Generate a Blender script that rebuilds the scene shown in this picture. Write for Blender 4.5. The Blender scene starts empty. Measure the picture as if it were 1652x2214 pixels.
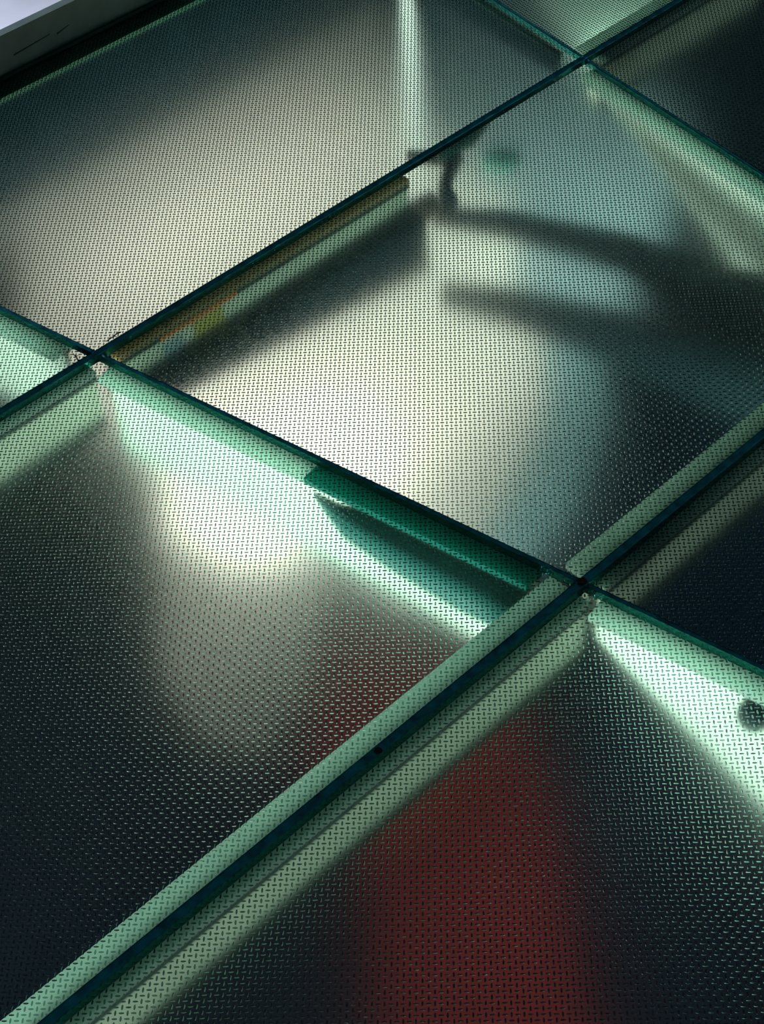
import bpy, bmesh, math, random
import numpy as np
from mathutils import Vector, Matrix

random.seed(7); rng = np.random.default_rng(7)
scene = bpy.context.scene
C = scene.collection

# ------------------------------------------------------------------ camera
CAM_H = 1.6
PITCH, ROLL, FPX = 0.792753, -0.0904819, 3584.4
fw = Vector((0, math.cos(PITCH), -math.sin(PITCH)))
up0 = Vector((0, math.sin(PITCH), math.cos(PITCH)))
rt0 = Vector((1, 0, 0))
rt = math.cos(ROLL) * rt0 + math.sin(ROLL) * up0
up = -math.sin(ROLL) * rt0 + math.cos(ROLL) * up0
cam_data = bpy.data.cameras.new('camera')
cam_data.sensor_fit = 'VERTICAL'; cam_data.sensor_height = 36.0
cam_data.lens = FPX / 2214 * 36.0
cam_data.clip_start = 0.05; cam_data.clip_end = 50
cam = bpy.data.objects.new('camera', cam_data); C.objects.link(cam)
m = Matrix.Identity(4)
for i in range(3):
    m[i][0] = rt[i]; m[i][1] = up[i]; m[i][2] = -fw[i]
m[2][3] = CAM_H
cam.matrix_world = m
scene.camera = cam

# ------------------------------------------------------------------ world, light, exposure
world = bpy.data.worlds.new('world'); scene.world = world
world.use_nodes = True
bg = world.node_tree.nodes['Background']
bg.inputs['Color'].default_value = (0.40, 0.82, 0.95, 1)
bg.inputs['Strength'].default_value = 0.04

def area(name, loc, target, sx, sy, power, col, spread=math.pi):
    d = bpy.data.lights.new(name, 'AREA'); d.shape = 'RECTANGLE'; d.size = sx; d.size_y = sy
    d.energy = power; d.color = col; d.spread = spread
    o = bpy.data.objects.new(name, d); C.objects.link(o)
    o.location = loc
    dirv = (Vector(target) - Vector(loc)).normalized()
    o.rotation_euler = dirv.to_track_quat('-Z', 'Y').to_euler()
    return o

# added fill light under the glass from the near left, no window seen
area('added_fill_below', (-1.75, -0.25, -0.95), (0.2, 1.7, -0.05), 1.6, 0.8, 28, (1.0, 0.98, 0.90), spread=1.2)
# daylight on the terrace beyond the kerb, from the far left
area('terrace_light', (-2.2, 3.4, 0.6), (-0.7, 3.05, -0.2), 0.5, 0.5, 9, (0.86, 0.9, 1.0), spread=1.0)

scene.view_settings.view_transform = 'Standard'
scene.view_settings.look = 'None'
scene.view_settings.gamma = 1.0
scene.view_settings.use_curve_mapping = False
scene.view_settings.exposure = 0.0
cy = scene.cycles
cy.max_bounces = 6; cy.diffuse_bounces = 1; cy.glossy_bounces = 2; cy.transmission_bounces = 5
cy.transparent_max_bounces = 8
cy.use_denoising = True
cy.use_adaptive_sampling = True; cy.adaptive_threshold = 0.13; cy.adaptive_min_samples = 16

# ------------------------------------------------------------------ layout
T_GLASS = 0.024
def ray_floor(px, py, z=0.0):
    """point at height z that shows at a pixel of the photograph (refraction in the slab included)"""
    d = (px - 826) / FPX * rt - (py - 1107) / FPX * up + fw
    h = Vector((d.x, d.y, 0)); hl = h.length; h.normalize()
    tan_i = hl / -d.z
    sin_i = tan_i / math.hypot(1, tan_i)
    tan_g = (sin_i / 1.5) / math.sqrt(1 - (sin_i / 1.5) ** 2)
    dist = CAM_H * tan_i
    if z < 0:
        g = min(-z, T_GLASS)
        dist += g * tan_g + (-z - g) * tan_i
    elif z > 0:
        dist -= z * tan_i
    return Vector((h.x * dist, h.y * dist, z))

ANG_A = math.radians(40.2)
AD = Vector((math.cos(ANG_A), math.sin(ANG_A), 0))        # along the long joints
AN = Vector((-math.sin(ANG_A), math.cos(ANG_A), 0))       # across them, away from the viewer
P1, P2, P3 = ray_floor(1258, 122), ray_floor(212, 767), ray_floor(1261, 1257)
N_A1 = 0.5 * (P1.dot(AN) + P2.dot(AN)); N_A2 = P3.dot(AN)
N_E = ray_floor(0, 170).dot(AN)
N_A3 = N_A2 - (N_A1 - N_A2)
B1D = (ray_floor(1652, 1442) - ray_floor(0, 663)).normalized()
B2D = (ray_floor(1652, 376) - ray_floor(1073, 0)).normalized()
B1N = Vector((-B1D.y, B1D.x, 0)); B2N = Vector((-B2D.y, B2D.x, 0))   # away from the viewer
C_B1 = 0.5 * (P2.dot(B1N) + P3.dot(B1N)); C_B2 = P1.dot(B2N)
GA, GB = 0.0065, 0.0034                                  # half joint widths

def cross(n1, c1, n2, c2):
    d = n1.x * n2.y - n1.y * n2.x
    return Vector(((c1 * n2.y - c2 * n1.y) / d, (n1.x * c2 - n2.x * c1) / d, 0))

# ------------------------------------------------------------------ materials
def mat(name, col, rough=0.5, metallic=0.0, noise=0.0, scale=20, spec=0.5, bump=0.0):
    m = bpy.data.materials.new(name); m.use_nodes = True
    nt = m.node_tree; b = nt.nodes['Principled BSDF']
    b.inputs['Base Color'].default_value = (*col, 1); b.inputs['Roughness'].default_value = rough
    b.inputs['Metallic'].default_value = metallic
    b.inputs['Specular IOR Level'].default_value = spec
    if noise or bump:
        tc = nt.nodes.new('ShaderNodeTexCoord'); n = nt.nodes.new('ShaderNodeTexNoise')
        n.inputs['Scale'].default_value = scale; n.inputs['Detail'].default_value = 4
        nt.links.new(tc.outputs['Object'], n.inputs['Vector'])
        if noise:
            r = nt.nodes.new('ShaderNodeValToRGB')
            r.color_ramp.elements[0].position = 0.3; r.color_ramp.elements[1].position = 0.7
            r.color_ramp.elements[0].color = (*[c * (1 - noise) for c in col], 1)
            r.color_ramp.elements[1].color = (*[min(1, c * (1 + noise)) for c in col], 1)
            nt.links.new(n.outputs['Fac'], r.inputs['Fac']); nt.links.new(r.outputs['Color'], b.inputs['Base Color'])
        if bump:
            bp = nt.nodes.new('ShaderNodeBump'); bp.inputs['Strength'].default_value = bump
            bp.inputs['Distance'].default_value = 0.002
            nt.links.new(n.outputs['Fac'], bp.inputs['Height']); nt.links.new(bp.outputs['Normal'], b.inputs['Normal'])
    return m

def glass(name, col, rough, wave=0.0):
    m = bpy.data.materials.new(name); m.use_nodes = True
    nt = m.node_tree
    for n in list(nt.nodes):
        if n.type == 'BSDF_PRINCIPLED': nt.nodes.remove(n)
    g = nt.nodes.new('ShaderNodeBsdfGlass'); g.inputs['Color'].default_value = (*col, 1)
    g.inputs['Roughness'].default_value = rough; g.inputs['IOR'].default_value = 1.5
    g.distribution = 'GGX'
    nt.links.new(g.outputs[0], nt.nodes['Material Output'].inputs['Surface'])
    return m

def translucent(name, col, share=0.75):
    m = bpy.data.materials.new(name); m.use_nodes = True
    nt = m.node_tree
    for n in list(nt.nodes):
        if n.type == 'BSDF_PRINCIPLED': nt.nodes.remove(n)
    a = nt.nodes.new('ShaderNodeBsdfDiffuse'); t = nt.nodes.new('ShaderNodeBsdfTranslucent'); x = nt.nodes.new('ShaderNodeMixShader')
    a.inputs['Color'].default_value = (*col, 1); t.inputs['Color'].default_value = (*col, 1)
    x.inputs['Fac'].default_value = share
    nt.links.new(a.outputs[0], x.inputs[1]); nt.links.new(t.outputs[0], x.inputs[2])
    nt.links.new(x.outputs[0], nt.nodes['Material Output'].inputs['Surface'])
    return m

M = {
    'top': glass('clear_glass', (0.93, 0.99, 0.97), 0.03),
    'bar': glass('shade_tinted_relief', (0.28, 0.44, 0.42), 0.08),  # dark tint stands in for light the relief would bend away
    'under': glass('frosted_glass', (0.82, 0.97, 0.94), 0.27),
    'edge': glass('cut_glass_edge', (0.04, 0.30, 0.27), 0.15),
    'seal': mat('dark_sealant', (0.015, 0.34, 0.44), 0.22, noise=0.5, scale=60, bump=0.4),
    'rust': mat('rusty_dirt', (0.10, 0.035, 0.015), 0.9, noise=0.5, scale=300),
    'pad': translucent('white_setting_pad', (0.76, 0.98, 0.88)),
    'paint': mat('pale_green_paint', (0.72, 0.86, 0.66), 0.55, noise=0.08, scale=8),
    'mint': mat('mint_paint', (0.64, 0.79, 0.67), 0.55, noise=0.06, scale=8),
    'gasket': mat('green_black_rubber', (0.01, 0.05, 0.035), 0.8),
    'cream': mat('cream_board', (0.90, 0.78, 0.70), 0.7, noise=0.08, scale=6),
    'grey': mat('grey_board', (0.24, 0.31, 0.34), 0.7, noise=0.1, scale=6),
    'navy': mat('navy_floor_paint', (0.004, 0.013, 0.040), 0.9, noise=0.3, scale=4, spec=0.05),
    'red': mat('dark_red_carpet', (0.36, 0.012, 0.014), 0.9, noise=0.2, scale=30),
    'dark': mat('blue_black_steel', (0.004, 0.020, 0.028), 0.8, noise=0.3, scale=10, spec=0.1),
    'teal': mat('teal_plastic', (0.004, 0.10, 0.085), 0.6),
    'emerald': mat('emerald_plastic', (0.01, 0.72, 0.58), 0.5),
    'matte': mat('matte_black_rail', (0.004, 0.014, 0.018), 0.9, spec=0.1),
    'teal_cover': mat('teal_pipe_paint', (0.012, 0.17, 0.145), 0.6),
    'amber_pad': translucent('amber_setting_pad', (0.86, 0.74, 0.46)),
    'twig': mat('dry_twig_bark', (0.03, 0.06, 0.035), 0.9, noise=0.3, scale=400),
    'teal_board': mat('teal_blue_board', (0.24, 0.42, 0.46), 0.7, noise=0.08, scale=6),
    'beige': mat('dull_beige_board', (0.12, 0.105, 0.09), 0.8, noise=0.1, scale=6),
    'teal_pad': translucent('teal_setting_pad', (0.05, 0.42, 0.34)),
    'white': mat('white_paint', (0.85, 0.88, 0.86), 0.5),
    'kerb': mat('grey_green_kerb_paint', (0.13, 0.18, 0.17), 0.55, noise=0.12, scale=25, bump=0.2),
    'terrace': mat('pale_terrace_floor', (0.60, 0.62, 0.72), 0.5, noise=0.06, scale=10),
    'scratch': mat('scratch_mark', (0.02, 0.022, 0.022), 0.9),
}

# ------------------------------------------------------------------ helpers
def link(name, me, mtl, parent=None, smooth=False):
    o = bpy.data.objects.new(name, me); C.objects.link(o)
    if mtl is not None and not me.materials: me.materials.append(mtl)
    if parent is not None: o.parent = parent
    if smooth: me.shade_smooth()
    return o
def tag(o, label, cat, group=None, kind=None):
    if label: o['label'] = label
    if cat: o['category'] = cat
    if group: o['group'] = group
    if kind: o['kind'] = kind
    return o
def empty(name, loc=(0, 0, 0)):
    o = bpy.data.objects.new(name, None); C.objects.link(o); o.location = loc
    o.empty_display_size = 0.05
    return o
def mesh_from(name, verts, faces):
    me = bpy.data.meshes.new(name); me.from_pydata([tuple(v) for v in verts], [], faces); me.update()
    return me
def fix_normals(me):
    b = bmesh.new(); b.from_mesh(me); bmesh.ops.recalc_face_normals(b, faces=b.faces[:]); b.to_mesh(me); b.free()
    return me
def slab(name, pts, z0, z1, mtl, parent=None, bevel=0.0):
    """flat plate with a polygon outline between two heights"""
    b = bmesh.new()
    vs = [b.verts.new((p[0], p[1], z0)) for p in pts]
    f = b.faces.new(vs)
    r = bmesh.ops.extrude_face_region(b, geom=[f])
    for v in r['geom']:
        if isinstance(v, bmesh.types.BMVert): v.co.z = z1
    bmesh.ops.recalc_face_normals(b, faces=b.faces[:])
    if bevel:
        bmesh.ops.bevel(b, geom=[e for e in b.edges if abs(e.verts[0].co.z - e.verts[1].co.z) < 1e-6], offset=bevel, segments=2, affect='EDGES', profile=0.5)
    me = bpy.data.meshes.new(name); b.to_mesh(me); b.free()
    return link(name, me, mtl, parent)
def prism(name, sec, p0, p1, nrm, mtl, parent=None, sec2=None):
    """cross-section [(offset along nrm, z)...] swept from p0 to p1"""
    sec2 = sec2 or sec; k = len(sec)
    vs = [p0 + nrm * o + Vector((0, 0, z)) for o, z in sec] + [p1 + nrm * o + Vector((0, 0, z)) for o, z in sec2]
    fs = [tuple(range(k)), tuple(range(2 * k - 1, k - 1, -1))] + [(i, (i + 1) % k, k + (i + 1) % k, k + i) for i in range(k)]
    return link(name, fix_normals(mesh_from(name, vs, fs)), mtl, parent)
def rect(o0, o1, z0, z1): return [(o0, z0), (o1, z0), (o1, z1), (o0, z1)]
def tube(name, pts, r, mtl, parent=None, n=12):
    pts = [Vector(p) for p in pts]; vs = []; fs = []
    for i, p in enumerate(pts):
        d = (pts[min(i + 1, len(pts) - 1)] - pts[max(i - 1, 0)]).normalized()
        a = d.cross(Vector((0, 0, 1)))
        if a.length < 1e-3: a = d.cross(Vector((1, 0, 0)))
        a.normalize(); c = d.cross(a)
        rr = r[i] if isinstance(r, (list, tuple)) else r
        for k in range(n):
            t = 2 * math.pi * k / n; vs.append(p + (a * math.cos(t) + c * math.sin(t)) * rr)
    for i in range(len(pts) - 1):
        for k in range(n):
            fs.append((i * n + k, i * n + (k + 1) % n, (i + 1) * n + (k + 1) % n, (i + 1) * n + k))
    fs.append(tuple(range(n))); fs.append(tuple(range((len(pts) - 1) * n, len(pts) * n)))
    return link(name, fix_normals(mesh_from(name, vs, fs)), mtl, parent, smooth=True)

# ------------------------------------------------------------------ glass panels
S = 0.0041435 * CAM_H                      # spacing of the raised bars
PSI = math.radians(-4.888)
HL, HW, HT = 0.49 * S, 0.175 * S, 0.15 * S # bar half length, half width, height
def ring(sx, sy):
    return [(math.copysign(abs(math.cos(t)) ** 1.0, math.cos(t)) * sx, math.copysign(abs(math.sin(t)) ** 0.8, math.sin(t)) * sy)
            for t in [2 * math.pi * k / 8 for k in range(8)]]
BAR_V = {}; CELL_V = {}
for o_, (sx, sy) in enumerate(((HL, HW), (HW, HL))):
    base = [(x, y, 0.0) for x, y in ring(sx, sy)]
    mid = [(x, y, HT) for x, y in ring(sx * 0.80 if sx > sy else sx * 0.36, sy * 0.80 if sy > sx else sy * 0.36)]
    BAR_V[o_] = np.array(base + mid)
    CELL_V[o_] = np.array([(S / 2, -S / 2, 0), (S / 2, S / 2, 0), (-S / 2, S / 2, 0), (-S / 2, -S / 2, 0)] + base)
BAR_F = []
for k in range(8):
    a, b_ = k, (k + 1) % 8
    BAR_F += [(a, b_, 8 + b_), (a, 8 + b_, 8 + a)]
BAR_F += [(8, 9, 15), (15, 9, 10), (15, 10, 14), (14, 10, 11), (14, 11, 13), (13, 11, 12)]
BAR_F = np.array(BAR_F)
# flat cell around a bar: corners 0..3 (angles -45, 45, 135, 225), ring 4..11 (angles 0, 45, ...)
CELL_F = []
for c in range(4):
    r0 = 4 + (2 * c - 1) % 8; r1 = 4 + (2 * c) % 8; 
    # corner c sits at angle 90c-45 -> ring index 2c-1
    CELL_F += [(c, 4 + (2 * c) % 8, 4 + (2 * c - 1) % 8), (c, (c + 1) % 4, 4 + (2 * c) % 8), ((c + 1) % 4, 4 + (2 * c + 1) % 8, 4 + (2 * c) % 8)]
CELL_F = np.array(CELL_F)

def np_mesh(name, v, f):
    me = bpy.data.meshes.new(name)
    v = np.ascontiguousarray(v, dtype=np.float32); f = np.ascontiguousarray(f, dtype=np.int32)
    me.vertices.add(len(v)); me.vertices.foreach_set('co', v.ravel())
    me.loops.add(f.size); me.loops.foreach_set('vertex_index', f.ravel())
    me.polygons.add(len(f)); me.polygons.foreach_set('loop_start', np.arange(0, f.size, 3, dtype=np.int32))
    me.polygons.foreach_set('loop_total', np.full(len(f), 3, dtype=np.int32))
    me.update(calc_edges=True); me.validate()
    return me
def place(proto_v, proto_f, cen, psi):
    c, s = math.cos(psi), math.sin(psi)
    R2 = np.array([[c, s, 0], [-s, c, 0], [0, 0, 1.0]])
    pv = proto_v @ R2
    v = (cen[:, None, :] + pv[None]).reshape(-1, 3)
    f = (np.arange(len(cen))[:, None, None] * len(proto_v) + proto_f[None]).reshape(-1, 3)
    return v, f
def join(parts):
    vs, fs, off = [], [], 0
    for v, f in parts:
        if len(v) == 0: continue
        vs.append(v); fs.append(f + off); off += len(v)
    return np.concatenate(vs), np.concatenate(fs)
def bar_proto_mesh(o_, psi):
    v, f = place(BAR_V[o_], BAR_F, np.zeros((1, 3)), psi)
    me = np_mesh('tread_bar', v, f); me.materials.append(M['bar']); me.shade_smooth(); return me

def clip_soup(v, f, planes):
    if len(v) == 0: return v, f
    b = bmesh.new()
    bv = [b.verts.new(p) for p in v]
    for t in f: b.faces.new([bv[i] for i in t])
    for co, no in planes:
        bmesh.ops.bisect_plane(b, geom=b.verts[:] + b.edges[:] + b.faces[:], plane_co=co, plane_no=no, clear_outer=True)
    bmesh.ops.triangulate(b, faces=b.faces[:])
    b.verts.index_update()
    v2 = np.array([x.co[:] for x in b.verts]).reshape(-1, 3); f2 = np.array([[x.index for x in q.verts] for q in b.faces], dtype=int).reshape(-1, 3)
    b.free()
    return v2, f2

def view_px(c):
    q = c - np.array([0, 0, CAM_H]); w = q @ np.array(fw); return 826 + FPX * (q @ np.array(rt)) / w, 1107 - FPX * (q @ np.array(up)) / w

N_BARS = [0]
def glass_panel(label, poly, seed_px, psi=PSI, singles=0):
    """poly: convex outline, counter-clockwise, in the plane of the floor"""
    root = empty('glass_panel', (0, 0, 0)); tag(root, label, 'glass panel', 'textured glass floor panels')
    poly = [Vector((p.x, p.y, 0)) for p in poly]; k = len(poly)
    cen0 = sum(poly, Vector()) / k
    planes = []
    for i in range(k):
        e = poly[(i + 1) % k] - poly[i]; no = Vector((e.y, -e.x, 0)).normalized()
        if (cen0 - poly[i]).dot(no) > 0: no = -no
        planes.append((poly[i], no))
    # underside and cut edges
    fs = [tuple(range(k))]
    me = mesh_from('underside', [(p.x, p.y, -T_GLASS) for p in poly], fs)
    if me.polygons[0].normal.z > 0: me.flip_normals()
    link('frosted_underside', me, M['under'], root)
    me = mesh_from('cut_edge', [(p.x, p.y, 0) for p in poly] + [(p.x, p.y, -T_GLASS) for p in poly],
                   [(i, k + i, k + (i + 1) % k, (i + 1) % k) for i in range(k)])
    n0 = me.polygons[0].normal
    if n0.dot(planes[0][1]) < 0: me.flip_normals()
    link('cut_edge', me, M['edge'], root)
    # lattice
    o = ray_floor(*seed_px); c, s = math.cos(psi), math.sin(psi)
    pa = np.array([[p.x, p.y] for p in poly]) - np.array([o.x, o.y])
    uv = np.stack([pa @ np.array([c, s]), pa @ np.array([-s, c])], 1) / S
    i0, j0 = np.floor(uv.min(0)).astype(int) - 1; i1, j1 = np.ceil(uv.max(0)).astype(int) + 1
    I, J = np.meshgrid(np.arange(i0, i1 + 1), np.arange(j0, j1 + 1), indexing='ij'); I = I.ravel(); J = J.ravel()
    X = o.x + S * (I * c - J * s); Y = o.y + S * (I * s + J * c)
    cen = np.stack([X, Y, np.zeros_like(X)], 1)
    par = (I + J) % 2                       # 0 -> bar along y (upright in the picture), 1 -> along x
    dmax = np.full(len(cen), -1e9)
    for co, no in planes:
        dmax = np.maximum(dmax, (cen - np.array(co)) @ np.array(no))
    r = S * 0.7072
    inside = dmax < -r; border = (~inside) & (dmax < r)
    tops, bars = [], []
    for o_ in (0, 1):
        sel = inside & (par == (1 - o_)); tops.append(place(CELL_V[o_], CELL_F, cen[sel], psi))
        selb = border & (par == (1 - o_))
        tops.append(clip_soup(*place(CELL_V[o_], CELL_F, cen[selb], psi), planes))
        bars.append(clip_soup(*place(BAR_V[o_], BAR_F, cen[selb], psi), planes))
    sing = np.zeros(len(cen), bool)
    if singles:
        vx, vy = view_px(cen)
        idx = np.where(inside & (vx > 5) & (vx < 1647) & (vy > 5) & (vy < 2209))[0]
        idx = idx[np.argsort(-vy[idx])][:singles]
        sing[idx] = True
        protos = [bar_proto_mesh(0, psi), bar_proto_mesh(1, psi)]
        for q in idx:
            ob = bpy.data.objects.new('tread_bar', protos[0 if par[q] == 1 else 1]); C.objects.link(ob)
            ob.parent = root; ob.location = cen[q]
    for o_ in (0, 1):
        bars.append(place(BAR_V[o_], BAR_F, cen[inside & ~sing & (par == (1 - o_))], psi))
    N_BARS[0] += int(inside.sum())
    v, f = join(tops); link('top_face', np_mesh('top_face', v, f), M['top'], root)
    v, f = join(bars); me = np_mesh('tread_bars', v, f); ob = link('tread_bar_field', me, M['bar'], root, smooth=True); ob['kind'] = 'stuff'
    return root

def quad(na, nb, left, right, ga0=GA, ga1=GA):
    """outline between two long joints (near na, far nb) and two cross lines (normal, constant)"""
    a0, a1 = na + ga0, nb - ga1
    return [cross(AN, a0, *left), cross(AN, a0, *right), cross(AN, a1, *right), cross(AN, a1, *left)]
B1L, B1R = (B1N, C_B1 - GB), (B1N, C_B1 + GB)
B2L, B2R = (B2N, C_B2 - GB), (B2N, C_B2 + GB)
LEFT = (B1N, C_B1 - 0.98); RIGHT = (B2N, C_B2 + 0.50)
LEFT0 = (B1N, C_B1 - 0.36); LEFT2 = (B1N, C_B1 - 0.98)
RIGHT2 = (B1N, C_B1 + 0.46)
glass_panel('textured glass panel with pale mint glow at the left edge of the picture', quad(N_A1, N_E, LEFT0, B1L, ga1=0.0), (70, 740))
glass_panel('grey cream textured glass panel in front of the dark kerb', quad(N_A1, N_E, B1R, B2L, ga1=0.0), (618.8, 203.9))
glass_panel('pale green textured glass panel touching the top edge of the picture', quad(N_A1, N_E, B2R, (B2N, C_B2 + 0.42), ga1=0.0), (1250, 60), psi=math.radians(28))
glass_panel('textured glass panel dark at the lower left, bright along its upper seam', quad(N_A2, N_A1, LEFT, B1L), (129, 1310), singles=300)
glass_panel('brightest textured glass panel in the middle, cream at left and dark at right', quad(N_A2, N_A1, B1R, B2L), (617.25, 616.95))
glass_panel('dark blue green textured glass panel at the upper right', quad(N_A2, N_A1, B2R, RIGHT), (1550, 220))
glass_panel('nearest textured glass panel, dark with a red glow beneath it', quad(N_A3, N_A2, LEFT2, B1L), (1423.6, 1911.5), singles=300)
glass_panel('dark green textured glass panel at the right edge below the middle', quad(N_A3 + 0.12, N_A2, B1R, RIGHT2), (1580, 1180))

# ------------------------------------------------------------------ sealant joints
def joint(label, p0, p1, nrm, half, seed):
    """concave bead of dark sealant between two panels, slightly wavy along its length"""
    r_ = np.random.default_rng(seed)
    L = (p1 - p0).length; n = max(2, int(L / 0.008)); d = (p1 - p0) / n
    w = half - 0.0003
    secs = [(-w, -0.0008), (-w * 0.45, -0.0026), (0, -0.0032), (w * 0.45, -0.0024), (w, -0.0006), (w, -T_GLASS + 0.0005), (-w, -T_GLASS + 0.0005)]
    vs, fs, k = [], [], len(secs)
    ph = r_.normal(0, 0.00035, (n + 1, 3))
    for i in range(n + 1):
        p = p0 + d * i
        for j, (o, z) in enumerate(secs):
            dz = ph[i][j - 1] if 1 <= j <= 3 else 0.0
            vs.append(p + nrm * o + Vector((0, 0, z + dz)))
    for i in range(n):
        for j in range(k):
            fs.append((i * k + j, i * k + (j + 1) % k, (i + 1) * k + (j + 1) % k, (i + 1) * k + j))
    fs += [tuple(range(k)), tuple(range(n * k, n * k + k))]
    o = link('sealant_joint', fix_normals(mesh_from('sealant_joint', vs, fs)), M['seal'])
    o.data.shade_smooth()
    tag(o, label, 'floor joint', 'dark sealant joints between the glass panels')
    return o
XA1a = cross(AN, N_A1, *LEFT0); XA1b = cross(AN, N_A1, *RIGHT)
XA2a = cross(AN, N_A2, *LEFT2); XA2b = cross(AN, N_A2, *RIGHT2)
X11 = cross(AN, N_A1, B1N, C_B1); X12 = cross(AN, N_A1, B2N, C_B2); X21 = cross(AN, N_A2, B1N, C_B1)
X01 = cross(AN, N_E, B1N, C_B1); X02 = cross(AN, N_E, B2N, C_B2)
X22 = cross(AN, N_A2, B2N, C_B2); X31 = cross(AN, N_A3, B1N, C_B1)
joint('long teal sealant joint above the brightest panel, crossing two seams', XA1a, XA1b, AN, GA, 1)
joint('long teal sealant joint rising from the bottom left corner to the right edge', XA2a, XA2b, AN, GA, 2)
def seg(pa, pb, g=GA + 0.002):
    d = (pb - pa).normalized(); return pa + d * g, pb - d * g
joint('short sealant joint beside the mint panel at the left edge', *seg(X01, X11), B1N, GB, 3)
joint('thin sealant joint between the brightest panel and the panel below it', *seg(X11, X21), B1N, GB, 4)
joint('sealant joint running out at the lower right above the pale green haunch', *seg(X21, X31), B1N, GB, 5)
joint('sealant joint beside the pale green panel at the top', *seg(X02, X12), B2N, GB, 6)
joint('thin sealant joint above the pale streak at the upper right', *seg(X12, X22), B2N, GB, 7)
# dirt caught in the crossing
def dirt(label, p, r, seed):
    r_ = random.Random(seed); b = bmesh.new()
    bmesh.ops.create_icosphere(b, subdivisions=2, radius=r)
    for v in b.verts:
        v.co *= 1 + r_.uniform(-0.3, 0.3); v.co.z *= 0.35
    me = bpy.data.meshes.new('rust_crumb'); b.to_mesh(me); b.free()
    o = link('rust_crumb', me, M['rust']); o.location = p; tag(o, label, 'dirt'); return o
dirt('rusty crumb of dirt in the lower joint crossing', X21 + Vector((-0.001, 0.002, 0.0005)), 0.0065, 1)
q = ray_floor(818, 1622); dirt('rusty crumb stuck in the long lower joint left of the crossing', q + Vector((0, 0, -0.001)), 0.0045, 3)

def twig(label, pix, z=0.0016):
    root = empty('dry_twig', ray_floor(*pix[0], 0)); tag(root, label, 'twig')
    pts = [ray_floor(x, y, z) - root.location for x, y in pix]
    tube('stem', pts, [0.0009] * len(pts), M['twig'], root, n=6)
    for i in range(1, len(pts) - 1):
        d = (pts[i + 1] - pts[i]); e = Vector((-d.y, d.x, 0)) * (0.7 if i % 2 else -0.7)
        tube('side_shoot', [pts[i], pts[i] + d * 0.3 + e], [0.0008, 0.0004], M['twig'], root, n=6)
    return root
twig('tiny dark twig lying above the left joint crossing', [(230, 738), (240, 731), (246, 727), (252, 722), (262, 718)])
twig('tiny dark twig lying on the mint panel left of the crossing', [(158, 765), (163, 770), (167, 775), (169, 780)])

# ------------------------------------------------------------------ beams under the joints
def a_beam(label, n0, s0, s1, near=True, far=True, depth=0.12, face='paint', near_pad='pad'):
    p0, p1 = AN * n0 + AD * s0, AN * n0 + AD * s1
    root = empty('floor_beam'); tag(root, label, 'beam', 'steel beams under the glass floor')
    zt = -T_GLASS - 0.0006
    prism('web', rect(-0.016, 0.014, -depth, -0.044), p0, p1, AN, M[face], root)
    prism('bottom_flange', rect(-0.022, 0.022, -depth - 0.01, -depth - 0.0002), p0, p1, AN, M['dark'], root)
    prism('rubber_strip', rect(-0.020, 0.020, -0.0438, -0.0352), p0, p1, AN, M['gasket'], root)
    if far: prism('far_setting_pad', rect(-0.004, 0.046, -0.035, zt), p0, p1, AN, M['pad'], root)
    if near: prism('near_setting_pad', rect(-0.020, -0.0042, -0.035, zt), p0, p1, AN, M[near_pad], root)
    return root
def s_of(px, py): return ray_floor(px, py).dot(AD)
S11, S12, S21 = X11.dot(AD), X12.dot(AD), X21.dot(AD)
S_END = s_of(865, 365)
a_beam('pale green beam under the long joint left of the mint panel crossing', N_A1, XA1a.dot(AD), S11 - 0.02, far=False)
a_beam('pale green beam under the joint above the brightest panel', N_A1, S11 + 0.02, S_END, far=False, depth=0.078, near_pad='amber_pad')
a_beam('pale green beam under the joint at the top right', N_A1, S12 + 0.03, XA1b.dot(AD), far=True)
a_beam('pale beam under the long joint rising from the bottom left corner', N_A2, XA2a.dot(AD), S21 - 0.01)
a_beam('pale beam under the joint running to the right edge', N_A2, S21 + 0.02, XA2b.dot(AD))

def fin(label, p0, p1, nrm, d0, d1, face='mint', pad=True, teal_from=None):
    """upright stiffener plate under a cross joint, deeper towards one end"""
    root = empty('floor_haunch'); tag(root, label, 'beam', 'upright stiffeners under the cross joints')
    zt = -T_GLASS - 0.0006
    d = (p1 - p0).normalized()
    a, b_ = p0 + d * 0.03, p1 - d * 0.064
    prism('plate', rect(-0.012, -0.002, -d0, -0.040), a, b_, nrm, M[face], root, sec2=rect(-0.012, -0.002, -d1, -0.040))
    prism('rubber_strip', rect(-0.010, 0.004, -0.0398, -0.0352), a, b_, nrm, M['gasket'], root)
    if pad:
        e = b_ if teal_from is None else p0 + d * teal_from
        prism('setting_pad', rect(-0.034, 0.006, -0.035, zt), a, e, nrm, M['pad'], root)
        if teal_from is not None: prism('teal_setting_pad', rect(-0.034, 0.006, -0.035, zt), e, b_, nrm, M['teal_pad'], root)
    return root
fin('pale mint stiffener seen through the panel at the left edge', X01, X11, B1N, 0.20, 0.20)
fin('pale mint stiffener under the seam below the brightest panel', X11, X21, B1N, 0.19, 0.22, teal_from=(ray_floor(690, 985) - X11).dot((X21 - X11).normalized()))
fin('bright tapered stiffener under the seam at the lower right', X21, X21 + (X31 - X21) * 0.52, B1N, 0.09, 0.32)
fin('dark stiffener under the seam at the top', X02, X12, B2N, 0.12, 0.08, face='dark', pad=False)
fin('bright tapered stiffener under the seam at the upper right', X12, X22, B2N, 0.044, 0.36)

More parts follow.
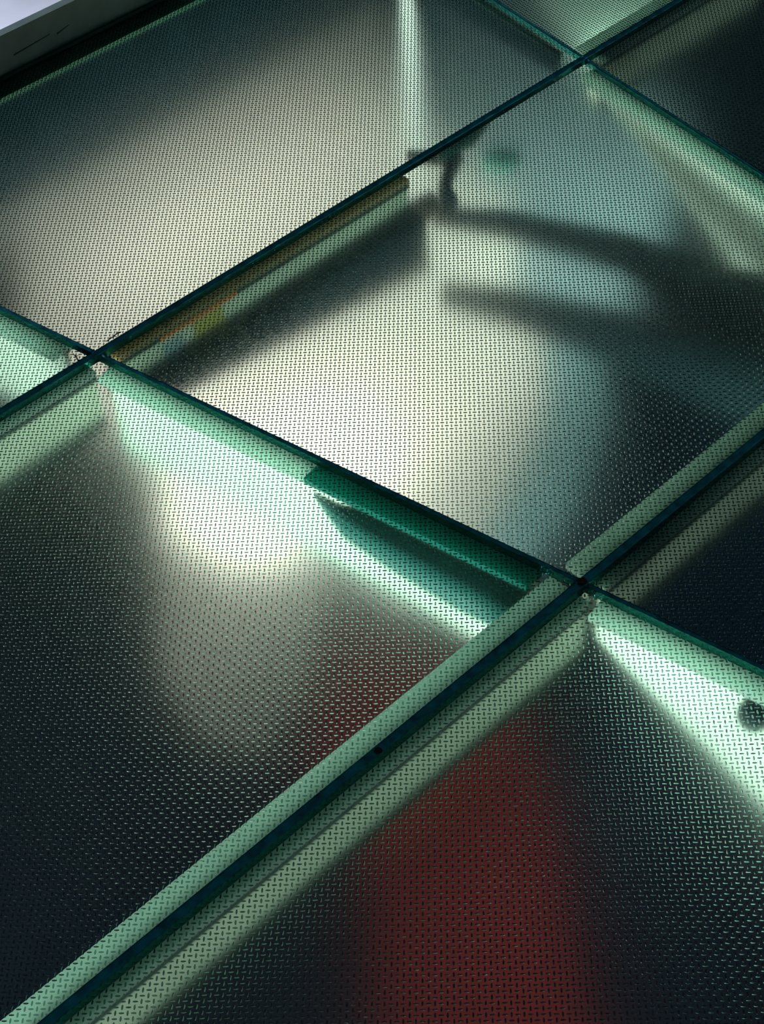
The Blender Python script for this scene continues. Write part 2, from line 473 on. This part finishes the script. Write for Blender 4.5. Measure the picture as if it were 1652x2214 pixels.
def added_underlight(label, n, s0, s1, z, power, tilt, col=(1.0, 0.88, 0.82)):
    """added light strip hidden under a beam, brightening what lies below"""
    root = empty('added_light_strip'); tag(root, label, 'added light', 'added lights under the beams')
    p0, p1 = AN * n + AD * s0, AN * n + AD * s1
    prism('added_housing', rect(-0.018, 0.018, z + 0.002, z + 0.012), p0, p1, AN, M['dark'], root)
    c = (p0 + p1) / 2 + Vector((0, 0, z))
    d = bpy.data.lights.new('added_strip_light', 'AREA'); d.shape = 'RECTANGLE'; d.size = s1 - s0; d.size_y = 0.03  # unseen light added to brighten the surfaces below the glass
    d.energy = power; d.color = col
    o = bpy.data.objects.new('added_strip_light', d); C.objects.link(o); o.parent = root
    zax = (Vector((0, 0, 1)) - AN * tilt).normalized(); xax = AD; yax = zax.cross(xax)
    o.matrix_local = Matrix(((xax.x, yax.x, zax.x, c.x), (xax.y, yax.y, zax.y, c.y), (xax.z, yax.z, zax.z, c.z), (0, 0, 0, 1)))
    return root
added_underlight('added light under the beam above the brightest panel', N_A1 + 0.006, S11 + 0.02, S_END - 0.02, -0.125, 12.5, 0.5)
added_underlight('added light under the far kerb', N_E + 0.05, S11 + 0.45, S11 + 1.3, -0.33, 1.9, 0.0)
added_underlight('added light under the beam at the right of the lower crossing', N_A2 + 0.004, S21 + 0.08, S21 + 0.5, -0.148, 6.0, 1.5, col=(0.9, 1.0, 0.9))
added_underlight('added light under the beam at the top right', N_A1 + 0.004, S12 + 0.05, S12 + 0.4, -0.148, 10.0, 1.3, col=(0.85, 1.0, 0.88))

# ------------------------------------------------------------------ kerb and terrace
k0, k1 = AN * N_E + AD * (s_of(0, 170) - 0.5), AN * N_E + AD * (s_of(335, 5) + 1.6)
kr = empty('floor_kerb'); tag(kr, 'dark grey green painted kerb along the far edge of the glass floor', 'kerb')
zk = 0.02
while ray_floor(0, 66, zk).dot(AN) > N_E + 0.012: zk += 0.001
prism('kerb_face', rect(-0.004, 0.012, 0.0012, zk - 0.006), k0, k1, AN, M['kerb'], kr)
prism('kerb_lip', rect(-0.006, 0.014, zk - 0.0058, zk), k0, k1, AN, M['kerb'], kr)
prism('rubber_seal', rect(-0.011, -0.0042, 0.0008, 0.007), k0, k1, AN, M['gasket'], kr)
prism('upstand', rect(0.012, 0.06, -0.30, 0.001), k0, k1, AN, M['dark'], kr)
prism('support_ledge', rect(-0.045, 0.0115, -0.035, -T_GLASS - 0.0006), k0, k1, AN, mat('dark_green_paint', (0.03, 0.14, 0.09), 0.6), kr)
for sx, px_, dx in ((0.0, (20, 108), 0.085), (0.0, (118, 65), 0.03)):
    p = ray_floor(*px_, 0.04); a0 = AN * (N_E - 0.0048) + AD * p.dot(AD)
    prism('scratch', [(0, 0.033), (0.0006, 0.033), (0.0006, 0.0352), (0, 0.0352)], a0, a0 + AD * dx, AN, M['scratch'], kr,
          sec2=[(0, 0.040), (0.0006, 0.040), (0.0006, 0.0408), (0, 0.0408)])
t0, t1 = k0 - AD * 1.0, k1 + AD * 0.5
tf = prism('floor', rect(0.106, 3.0, -0.25, -0.2), t0, t1, AN, M['terrace'])
tr2 = prism('terrace_rail', rect(0.36, 0.375, -0.1995, -0.16), t0, t1, AN, M['white']); tag(tr2, 'thin pale rail on the bright floor beyond the kerb', 'rail')
tf.name = 'floor_terrace'; tag(tf, 'pale sunlit floor beyond the kerb', None, kind='structure')

# ------------------------------------------------------------------ things below the glass
def board(name, label, cat, pix, z, th, mtl, bevel=0.004, group=None):
    o = slab(name, [ray_floor(x, y, z) for x, y in pix], z - th, z, M[mtl], bevel=bevel)
    return tag(o, label, cat, group)
lf = slab('floor_below', [(-3, -1.5), (3.5, -1.5), (3.5, 6), (-3, 6)], -1.55, -1.5, M['navy']); tag(lf, 'dark navy floor of the storey below', None, kind='structure')
board('cream_board', 'large cream surface blurred below the brightest panel', 'board',
      [(-200, 470), (300, 265), (560, 130), (800, -40), (905, 300), (1120, 470), (1110, 640), (1170, 690), (1180, 880), (1100, 1060), (1030, 1160), (900, 1290), (690, 1190), (600, 1235), (480, 1230), (350, 1150), (345, 1040), (230, 900), (60, 860), (45, 480), (-200, 600)], -0.6, 0.03, 'cream')
board('grey_board', 'blue grey surface blurred between the two dark rails', 'board',
      [(907, 300), (930, -60), (1100, -60), (1250, 90), (1400, 200), (1500, 330), (1400, 600), (1290, 737), (1113, 640), (1123, 468)], -0.61, 0.03, 'grey')
board('teal_board', 'teal blue surface blurred beside the cream one in the brightest panel', 'board',
      [(1116, 640), (1288, 740), (1325, 880), (1240, 1090), (1150, 1190), (1040, 1165), (1106, 1062), (1186, 880), (1176, 690)], -0.605, 0.03, 'teal_board')
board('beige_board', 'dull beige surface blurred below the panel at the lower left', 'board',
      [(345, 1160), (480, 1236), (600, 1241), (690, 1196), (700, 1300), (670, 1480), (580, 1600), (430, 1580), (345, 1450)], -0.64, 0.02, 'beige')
board('red_carpet', 'dark red covering blurred below the nearest panel', 'carpet',
      [(700, 1280), (1060, 1380), (1180, 1700), (1290, 2320), (820, 2320), (800, 1850), (660, 1640)], -1.478, 0.02, 'red')
board('green_board', 'pale green surface blurred below the panel at the top edge', 'board',
      [(1090, -120), (1600, -120), (1330, 70), (1262, 118)], -0.25, 0.03, 'mint')

tube('handrail', [ray_floor(940, 470, -0.14), ray_floor(1100, 490, -0.14), ray_floor(1350, 550, -0.15), ray_floor(1720, 690, -0.16)], [0.018, 0.026, 0.036, 0.052], M['matte'])
tag(bpy.data.objects['handrail'], 'upper of two dark rails blurred below the brightest panel', 'rail', 'dark rails below the glass')
o = tube('handrail', [ray_floor(960, 640, -0.2), ray_floor(1100, 665, -0.2), ray_floor(1350, 735, -0.2), ray_floor(1720, 850, -0.2)], [0.022, 0.034, 0.05, 0.08], M['matte'])
tag(o, 'lower of two dark rails blurred below the brightest panel', 'rail', 'dark rails below the glass')

# white post and dark post hanging below the far panel
def post(label, px, w, mtl, z1):
    p = ray_floor(*px, -0.03); b = slab('post', [(p.x - w, p.y - w), (p.x + w, p.y - w), (p.x + w, p.y + w), (p.x - w, p.y + w)], z1, -0.026, M[mtl])
    return tag(b, label, 'post', 'posts below the far panel')
post('white post blurred below the far panel', (876, -60), 0.014, 'white', -0.75)
post('dark post blurred right of the white post', (925, -110), 0.02, 'dark', -0.45)

# dark bar put in for the shade on the unlit lower beam face
tr = prism('beam_shade_bar', rect(-0.050, -0.016, -0.13, -0.0885), AN * N_A1 + AD * (S11 + 0.03), AN * N_A1 + AD * S_END, AN, M['dark'], sec2=rect(-0.058, -0.016, -0.205, -0.0885))
tag(tr, 'thick dark bar standing for shade on the beam above the brightest panel', 'bar')
# coloured strips on that beam
bm_ = [o for o in C.objects if o.get('label') == 'pale green beam under the joint above the brightest panel'][0]
MT = {'yellow_strip': mat('yellow_strip', (0.55, 0.52, 0.12), 0.5), 'blue_strip': mat('blue_strip', (0.32, 0.52, 0.56), 0.5), 'orange_strip': mat('orange_strip', (0.80, 0.28, 0.06), 0.5), 'red_strip': mat('brown_strip', (0.30, 0.09, 0.05), 0.5)}
for nm, x0, y0, x1, y1, z0, z1 in (('yellow_strip', 455, 690, 520, 650, -0.078, -0.05), ('blue_strip', 385, 730, 430, 705, -0.078, -0.055), ('orange_strip', 330, 700, 500, 600, -0.0436, -0.0353), ('red_strip', 340, 790, 420, 740, -0.12, -0.09)):
    prism(nm, rect(-0.0214 if z1 > -0.04 else (-0.0466 if z0 < -0.1 else -0.0172), -0.0202 if z1 > -0.04 else (-0.0452 if z0 < -0.1 else -0.0161), z0, z1), AN * N_A1 + AD * (s_of(x0, y0)), AN * N_A1 + AD * s_of(x1, y1), AN, MT[nm], bm_)
def ball(name, label, cat, p, r, mtl, parent=None):
    b = bmesh.new(); bmesh.ops.create_uvsphere(b, u_segments=24, v_segments=14, radius=1.0)
    for v in b.verts: v.co = Vector((v.co.x * r[0], v.co.y * r[1], v.co.z * r[2]))
    me = bpy.data.meshes.new(name); b.to_mesh(me); b.free()
    o = link(name, me, M[mtl], parent, smooth=True); o.location = p
    if label: tag(o, label, cat)
    return o
ball('green_float', 'emerald green object blurred under the joint above the rails', 'ornament', ray_floor(1085, 352, -0.13), (0.038, 0.026, 0.02), 'emerald')
tube('hook', [ray_floor(880, 338, -0.07), ray_floor(940, 345, -0.075), ray_floor(985, 352, -0.08), ray_floor(968, 385, -0.08), ray_floor(962, 410, -0.08), ray_floor(975, 440, -0.085)], [0.011, 0.014, 0.016, 0.013, 0.013, 0.015], M['dark'])
tag(bpy.data.objects['hook'], 'dark bent hook blurred under the middle of the joint', 'hook')
tube('branch', [ray_floor(950, 340, -0.06), ray_floor(1010, 310, -0.06), ray_floor(1050, 270, -0.065)], [0.012, 0.014, 0.008], M['teal'])
tag(bpy.data.objects['branch'], 'teal rod blurred beside the dark hook', 'rod')
o = slab('wood_block', [ray_floor(x, y, -0.09) for x, y in ((872, 440), (930, 412), (960, 430), (940, 462), (880, 470))], -0.11, -0.09, mat('brown_wood', (0.32, 0.20, 0.16), 0.7, noise=0.2), bevel=0.004)
tag(o, 'small brown block blurred at the right end of the dark shade bar', 'block')
# teal cover on the stiffener below the brightest panel
fb = [o for o in C.objects if o.get('label') == 'pale mint stiffener under the seam below the brightest panel'][0]
cd = (X21 - X11).normalized()
def b1s(px, py): return (ray_floor(px, py) - X11).dot(cd)
def off(px, py, o, z):
    p = X11 + cd * b1s(px, py) + B1N * o; return Vector((p.x, p.y, z))
o = tube('teal_pipe', [off(705, 995, -0.030, -0.052), off(740, 1010, -0.034, -0.058), off(800, 1035, -0.040, -0.066), off(900, 1083, -0.044, -0.070), off(1050, 1155, -0.046, -0.074), off(1180, 1217, -0.046, -0.074)], [0.003, 0.010, 0.022, 0.026, 0.030, 0.030], M['teal_cover'], n=20)
tag(o, 'tapered teal pipe blurred along the seam below the brightest panel', 'pipe')
# round cap on the tapered stiffener at the lower right
ff = [o for o in C.objects if o.get('label') == 'bright tapered stiffener under the seam at the lower right'][0]
zc = -0.03
while ray_floor(1632, 1545, zc).dot(B1N) < C_B1 - 0.022 and zc > -0.6: zc -= 0.002
ball('bolt_cap', None, None, ray_floor(1632, 1545, zc), (0.022, 0.022, 0.022), 'dark', ff)
print('bars', N_BARS[0], 'tris', sum(len(o.data.polygons) for o in C.objects if o.type == 'MESH'))
